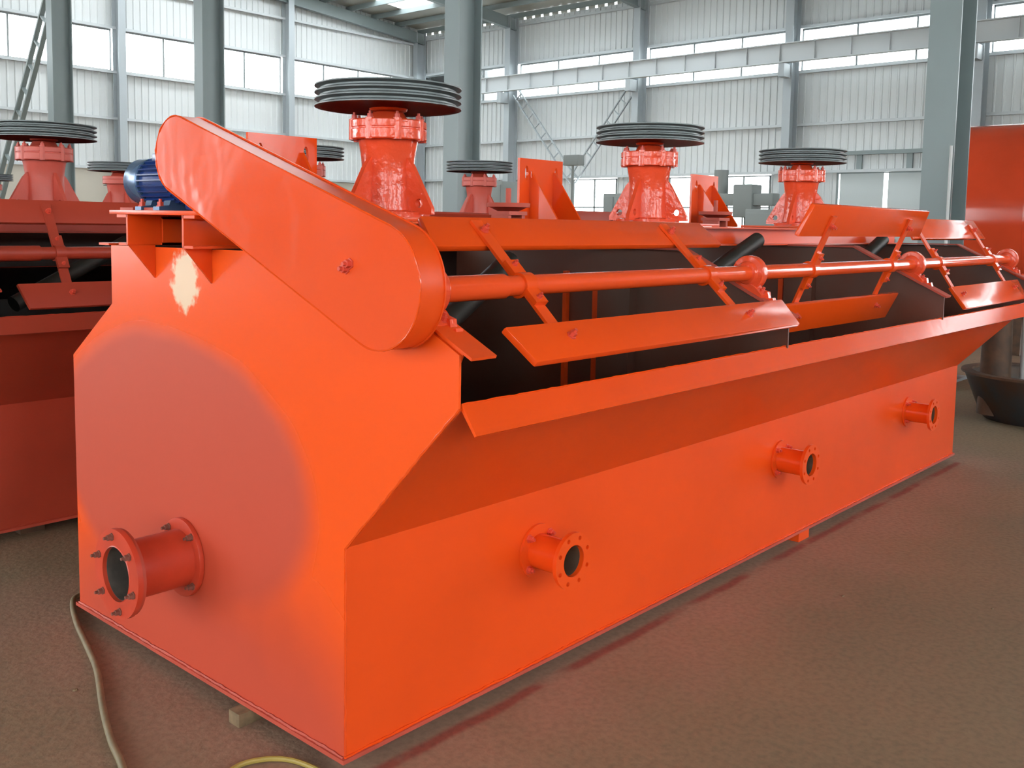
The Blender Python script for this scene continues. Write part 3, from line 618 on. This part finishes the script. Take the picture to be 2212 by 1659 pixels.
def make_drive(root):
    """gear motor on its bracket and the slanted belt guard at the near end"""
    bk = MB()
    bk.box(-0.105, 0.30, 0.56, 1.155, 1.618, 1.632)
    bo = bk.build('motor_stand', 'paint', root, 0.002)
    for yw, s in ((1.04, 1), (0.68, -1)):
        c = MB(); c.box(-0.10, 0.30, yw-0.005, yw+0.005, 1.516, 1.618); y2 = yw+s*0.07; c.box(-0.10, 0.30, min(yw, y2), max(yw, y2), 1.608, 1.618)
        y3 = yw+s*0.06; c.box(-0.10, 0.30, min(yw, y3), max(yw, y3), 1.514, 1.522); c.build('stand_channel', 'paint', bo)
        MB().prism([(-0.095, 1.514), (-0.001, 1.514), (-0.001, 1.400)], XZ(yw), -0.005, 0.005).build('gusset', 'paint', bo)
    for y in (0.93, 1.09):
        MB().box(-0.075, -0.035, y-0.045, y+0.045, 1.632, 1.642).build('slide_bar', 'dusty', bo)
    # motor, axis along y, fan cowl at the back
    mx, mz, r = 0.0, 1.732, 0.072
    Y = lambda a, b, c: (mx+a, c, mz+b)
    m = MB(); m.lathe([(0, 0.80), (0.062, 0.80), (r*0.93, 0.815), (r*0.93, 1.025), (0, 1.025)], Y, 32)
    mo = m.build('gear_motor', 'blue', root)
    fin = MB(); fin.box(r*0.90, r*1.10, 0.825, 1.020, -0.0022, 0.0022); fm = fin.mesh('cooling_fin', 'blue')
    for i in range(26): inst('cooling_fin', fm, (mx, 0, mz), mo, (0, 2*PI*i/26, 0))
    cw = MB(); cw.lathe([(0, 1.120), (0.050, 1.120), (0.072, 1.113), (0.080, 1.100), (0.080, 1.022), (0.076, 1.018), (0.0, 1.018)], Y, 36); cw.build('fan_cowl', 'cowl', mo)
    en = MB(); en.lathe([(0, 0.795), (0.075, 0.795), (0.078, 0.80), (0.078, 0.815), (0.06, 0.825), (0, 0.825)], Y, 32); en.build('end_shield', 'blue', mo)
    jb = MB(); jb.box(mx-0.04, mx+0.04, 0.88, 0.98, mz+0.062, mz+0.092); jb.build('terminal_box', 'blue', mo, 0.006)
    for y in (0.87, 0.99):
        f = MB(); f.prism([(-0.085, 1.633), (0.085, 1.633), (0.085, 1.645), (0.05, 1.650), (0.035, 1.69), (-0.035, 1.69), (-0.05, 1.650), (-0.085, 1.645)], XZ(y), -0.02, 0.02); f.build('motor_foot', 'cowl', mo)
        for x in (-0.07, 0.07): inst('bolt', BOLT_M, (x, y, 1.645), mo)
    gb = MB(); gb.box(mx-0.03, mx+0.11, 0.615, 0.795, 1.633, 1.840); gb.build('reducer_box', 'blue', mo, 0.015)
    ps = MB(); ps.lathe([(0, -0.09), (0.018, -0.09), (0.018, 0.0), (0, 0.0)], lambda a, b, c: (c, 0.70+a, 1.805+b), 16); ps.build('output_shaft', 'iron', mo)
    # belt guard
    OUT = hull_outline((-0.262, 1.447), 0.162, (0.700, 1.808), 0.118); X0, X1 = -0.112, -0.032
    n = len(OUT)
    face = MB(); face.prism(OUT, YZ(X0), 0, 0.004); go = face.build('belt_guard', 'guard', root)
    inn = hull_outline((-0.262, 1.447), 0.157, (0.700, 1.808), 0.113)
    rim = MB(); vs = [(X0+0.004, a, b) for a, b in OUT]+[(X1, a, b) for a, b in OUT]+[(X1, a, b) for a, b in inn]+[(X0+0.004, a, b) for a, b in inn]
    fs = []
    for k in range(4):
        for i in range(n):
            j = (i+1) % n; a = k*n; b = ((k+1) % 4)*n; fs.append((a+i, a+j, b+j, b+i))
    rim.add(vs, fs); rim.build('guard_rim', 'paint', go)
    BK = hull_outline((-0.262, 1.447), 0.166, (0.700, 1.808), 0.122)
    bkp = MB(); bkp.prism(BK, YZ(X1), 0.0, 0.004); bkp.build('guard_back_plate', 'paint', go)
    # crooked weld line along the face edge
    path = []; rad = []
    for i in range(n+1):
        a, b = OUT[i % n]; a2, b2 = OUT[(i+1) % n]
        for t in ((0, 0.25, 0.5, 0.75) if math.hypot(a2-a, b2-b) > 0.1 else (0,)):
            path.append((X0+random.uniform(-0.001, 0.001), a+(a2-a)*t, b+(b2-b)*t)); rad.append(random.uniform(0.0016, 0.0034))
    MB().tube(path, rad, 6).build('weld_bead', 'paint_wet', go)
    for y, z in ((-0.16, 1.50), (-0.145, 1.487)): inst('bolt', BOLT_M, (X0, y, z), go, ROTX['-x'])
    t = MB(); dirv = Vector((0, -0.936, -0.352))
    for s_ in (0.30, 0.32):
        p = Vector((-0.07, 0.74, 1.92))+dirv*s_; t.add([(p.x-0.02, p.y, p.z), (p.x+0.02, p.y, p.z), (p.x+0.02, p.y-0.02, p.z-0.007), (p.x-0.02, p.y-0.02, p.z-0.007), (p.x, p.y-0.012, p.z+0.022)], [(0,3,2,1),(0,1,4),(1,2,4),(2,3,4),(3,0,4)])
    t.build('guard_lug', 'paint', go)
    mtb = MB(); mtb.box(-0.030, 0.06, 0.16, 0.42, 1.66, 1.668); mtb.box(-0.030, 0.06, 0.41, 0.42, 1.62, 1.66); mtb.build('guard_bracket', 'paint', go)

root = empty('flotation_machine')
tag(root, 'orange flotation machine with blue gear motor, slanted belt guard and bolted end pipe', 'flotation machine', 'flotation machines in the hall')
make_machine(root); make_drive(root)
for (dx, dy, dz, lb) in ((-0.10, 2.84, 0, 'dusty red flotation machine standing directly behind the one with the blue motor'),
                         (0.22, 6.20, 0, 'flotation machine two rows behind the one with the blue motor'),
                         (0.6, 10.4, 0, 'flotation machine in the farthest row, three rows behind the blue motor')):
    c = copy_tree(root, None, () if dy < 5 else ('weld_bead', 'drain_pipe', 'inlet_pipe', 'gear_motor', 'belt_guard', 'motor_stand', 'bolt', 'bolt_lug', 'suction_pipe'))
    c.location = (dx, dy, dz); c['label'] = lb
    swap = {'orange_paint': 'dullshadepaint', 'orange_gloss_paint': 'dullshadepaint', 'end_plate_paint': 'dullshadepaint', 'glossy_shaft_paint': 'dullshadepaint', 'painted_casting': 'dullcast', 'wavy_guard_paint': 'dullshadepaint'}
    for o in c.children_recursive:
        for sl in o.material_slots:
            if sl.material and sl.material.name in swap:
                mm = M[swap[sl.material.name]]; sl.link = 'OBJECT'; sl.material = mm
    if dy < 5:                                    # its paddles stand turned further round
        for ch in c.children:
            if ch.name.split('.')[0] == 'scraper_shaft':
                th = math.radians(17); ch.rotation_euler = (th, 0, 0)
                ch.location = (0, SH_Y-(SH_Y*math.cos(th)-SH_Z*math.sin(th)), SH_Z-(SH_Y*math.sin(th)+SH_Z*math.cos(th)))

# ------------------------------------------------------------------ things on the floor and far machines
def smooth_path(pts, n=8):
    P = [Vector(p) for p in pts]; out = []
    for i in range(len(P)-1):
        p0, p1, p2, p3 = P[max(i-1, 0)], P[i], P[i+1], P[min(i+2, len(P)-1)]
        for k in range(n):
            t = k/n; out.append(0.5*((2*p1)+(p2-p0)*t+(2*p0-5*p1+4*p2-p3)*t*t+(3*p1-p0-3*p2+p3)*t**3))
    out.append(P[-1]); return out
hp = [(0.55, 2.05), (0.25, 1.98), (0.099, 1.878), (0.034, 1.821), (-0.051, 1.603), (-0.125, 1.346), (-0.188, 1.14), (-0.296, 0.872), (-0.372, 0.66), (-0.42, 0.492), (-0.50, 0.28), (-0.62, 0.05)]
tag(MB().tube(smooth_path([(x, y, 0.0125) for x, y in hp]), 0.0115, 12).build('air_hose', 'hose'), 'tan rubber hose curling past the corner of the orange machine', 'hose')
cp = [(-0.45, 0.05), (-0.30, 0.20), (-0.199, 0.259), (-0.123, 0.243), (-0.065, 0.185), (-0.038, 0.087), (-0.04, -0.05), (-0.12, -0.2)]
tag(MB().tube(smooth_path([(x, y, 0.009) for x, y in cp]), 0.008, 10).build('cable', 'yellowcable'), 'thin yellow cable looped on the floor near the machine corner', 'cable')
tag(MB().box(-0.055, 0.10, 0.455, 0.515, 0.0, 0.045).build('wood_block', 'wood', None, 0.004), 'small wooden block wedged under the end of the orange machine', 'wood block')
pb = random.Random(3)
for i in range(7):
    x, y = pb.choice([(pb.uniform(-0.9, 0.2), pb.uniform(0.2, 2.4)), (pb.uniform(0.5, 4.5), pb.uniform(-1.2, -0.2))])
    if -0.05 < x and -0.05 < y < 1.75: x = -pb.uniform(0.1, 0.8)
    r = pb.uniform(0.004, 0.008)
    mb = MB(); mb.lathe([(0, 0), (r, r*0.2), (r*0.8, r*0.7), (0, r)], lambda a, b, c: (x+a*1.3, y+b, c), 6)
    tag(mb.build('pebble', 'white' if i % 3 == 0 else 'wood'), 'tiny stone chip lying on the dusty floor', 'stone', 'stone chips on the floor')

# big red drum behind the machine, on cradles
dr = empty('steel_drum', (13.2, 0.4, 0)); tag(dr, 'big red horizontal steel drum behind the far grey column', 'drum')
DY = lambda a, b, c: (a, c, 1.78+b)
d = MB(); d.lathe([(0, -3.2), (1.25, -3.2), (1.33, -3.1), (1.33, 2.04), (1.32, 2.05), (0, 2.05)], DY, 72); d.build('shell', 'tankred', dr)
for y in (-1.75, 0.85):
    s = MB(); s.lathe([(1.333, -0.02), (1.338, -0.012), (1.338, 0.012), (1.333, 0.02)], lambda a, b, c: (a, y+c, 1.78+b), 72, True); s.build('weld_seam', 'tankred', dr)
for y in (-2.4, 1.0):
    s = MB(); s.prism([(-1.0, 0), (1.0, 0), (1.0, 0.75), (0.85, 0.70), (0.55, 0.50), (0.0, 0.445), (-0.55, 0.50), (-0.85, 0.70), (-1.0, 0.75)], XZ(y), -0.12, 0.12); s.build('cradle', 'rust', dr)
# rusty bowl casting with post beside the far end
bw = empty('bowl_casting', (7.55, -0.05, 0)); tag(bw, 'dark steel bowl-shaped casting with a rusty rim on the floor beyond the machine', 'casting')
b = MB(); b.lathe([(0, 0), (0.44, 0.0), (0.47, 0.03), (0.60, 0.36), (0.60, 0.39), (0.56, 0.39), (0.44, 0.05), (0, 0.05)], XY(), 48); b.build('bowl', 'darksteel', bw)
b = MB(); b.lathe([(0.55, 0.392), (0.635, 0.392), (0.635, 0.412), (0.55, 0.412)], XY(), 48, True); b.build('rim', 'rust', bw)
b = MB(); b.lathe([(0, 0.05), (0.13, 0.05), (0.12, 0.55), (0.11, 1.02), (0, 1.02)], lambda a, c, h: (a-0.28, 0.30+c, h), 24); b.build('post', 'rust', bw)
b = MB(); b.lathe([(0.026, 0.052), (0.032, 0.052), (0.032, 0.92), (0.026, 0.92)], lambda a, c, h: (a-0.27, 0.08+c, h), 16, True); b.build('upright_pipe', 'doorwhite', bw)
tag(MB().box(7.0, 7.75, -0.80, -0.70, 0.0, 0.05).build('timber_plank', 'wood', None, 0.004), 'short timber plank lying on the floor in front of the bowl casting', 'plank')
ws = empty('work_table', (9.3, -1.0, 0)); tag(ws, 'low table with a white sheet top beyond the bowl casting', 'table')
MB().box(-0.6, 0.6, -0.9, 0.9, 0.66, 0.70).build('table_top', 'white', ws)
for x in (-0.52, 0.52):
    for y in (-0.8, 0.8): MB().box(x-0.03, x+0.03, y-0.03, y+0.03, 0, 0.66).build('leg', 'machgrey', ws)

# far workshop: pole lamp, radial drill, lathe, cabinets
pl = empty('pole_lamp', (20.0, 14.9, 0)); tag(pl, 'tall thin pole with a grey box head near the lattice braces', 'pole')
b = MB(); b.lathe([(0, 0), (0.25, 0), (0.25, 0.05), (0.045, 0.06), (0.035, 3.30), (0, 3.30)], XY(), 14); b.build('pole', 'machgrey', pl)
MB().box(-0.14, 0.14, -0.30, 0.24, 3.26, 3.55).build('box_head', 'machgrey', pl, 0.02)
rd = empty('radial_drill', (28.0, 14.2, 0)); tag(rd, 'grey radial drilling machine in front of the low windows', 'machine tool')
b = MB(); b.box(-0.9, 0.9, -1.0, 0.9, 0, 0.35); b.box(-0.5, 0.5, -0.95, -0.15, 0.35, 1.0); b.build('base', 'machgrey', rd, 0.02)
b = MB(); b.lathe([(0, 0.35), (0.28, 0.35), (0.24, 3.55), (0, 3.55)], lambda a, c, h: (a, 0.55+c, h), 24); b.build('pillar', 'machgrey', rd)
MB().box(-0.25, 0.25, -1.5, 0.8, 2.35, 2.75).build('arm', 'machgrey', rd, 0.03)
MB().box(-0.35, 0.35, -0.8, -0.1, 1.95, 3.05).build('drill_head', 'machgrey', rd, 0.05)
b = MB(); b.lathe([(0, 1.3), (0.07, 1.3), (0.09, 1.95), (0, 1.95)], lambda a, c, h: (a, -0.45+c, h), 14); b.build('spindle', 'iron', rd)
for (nm, x, y, sx, sy, z, mt, lb) in (('tool_cabinet', 24.5, 21.9, 1.2, 1.6, 3.1, 'machgrey', 'grey tool cabinet standing behind the middle column'),
                                      ('control_cabinet', 27.5, 18.45, 1.1, 0.95, 2.75, 'machgrey', 'tall grey control cabinet beside the low windows'),
                                      ('workshop_press', 27.0, 11.6, 1.4, 2.6, 2.2, 'machgrey', 'squat grey workshop machine in front of the white sliding door')):
    r = empty(nm, (x, y, 0)); tag(r, lb, 'cabinet' if 'cab' in nm else 'machine tool')
    MB().box(-sx/2, sx/2, -sy/2, sy/2, 0.1, z).build('body', mt, r, 0.03)
    MB().box(-sx/2+0.05, sx/2-0.05, -sy/2+0.05, sy/2-0.05, 0, 0.1).build('plinth', 'iron', r)
    for k in (-1, 1):
        dd = MB().box(-sx/2-0.025, -sx/2, min(k*0.03, k*(sy/2-0.06)), max(k*0.03, k*(sy/2-0.06)), 0.2, z-0.12).build('door', mt, r, 0.01)
        MB().box(-sx/2-0.06, -sx/2-0.025, k*0.12-0.02, k*0.12+0.02, z*0.5, z*0.5+0.18).build('handle', 'iron', dd)
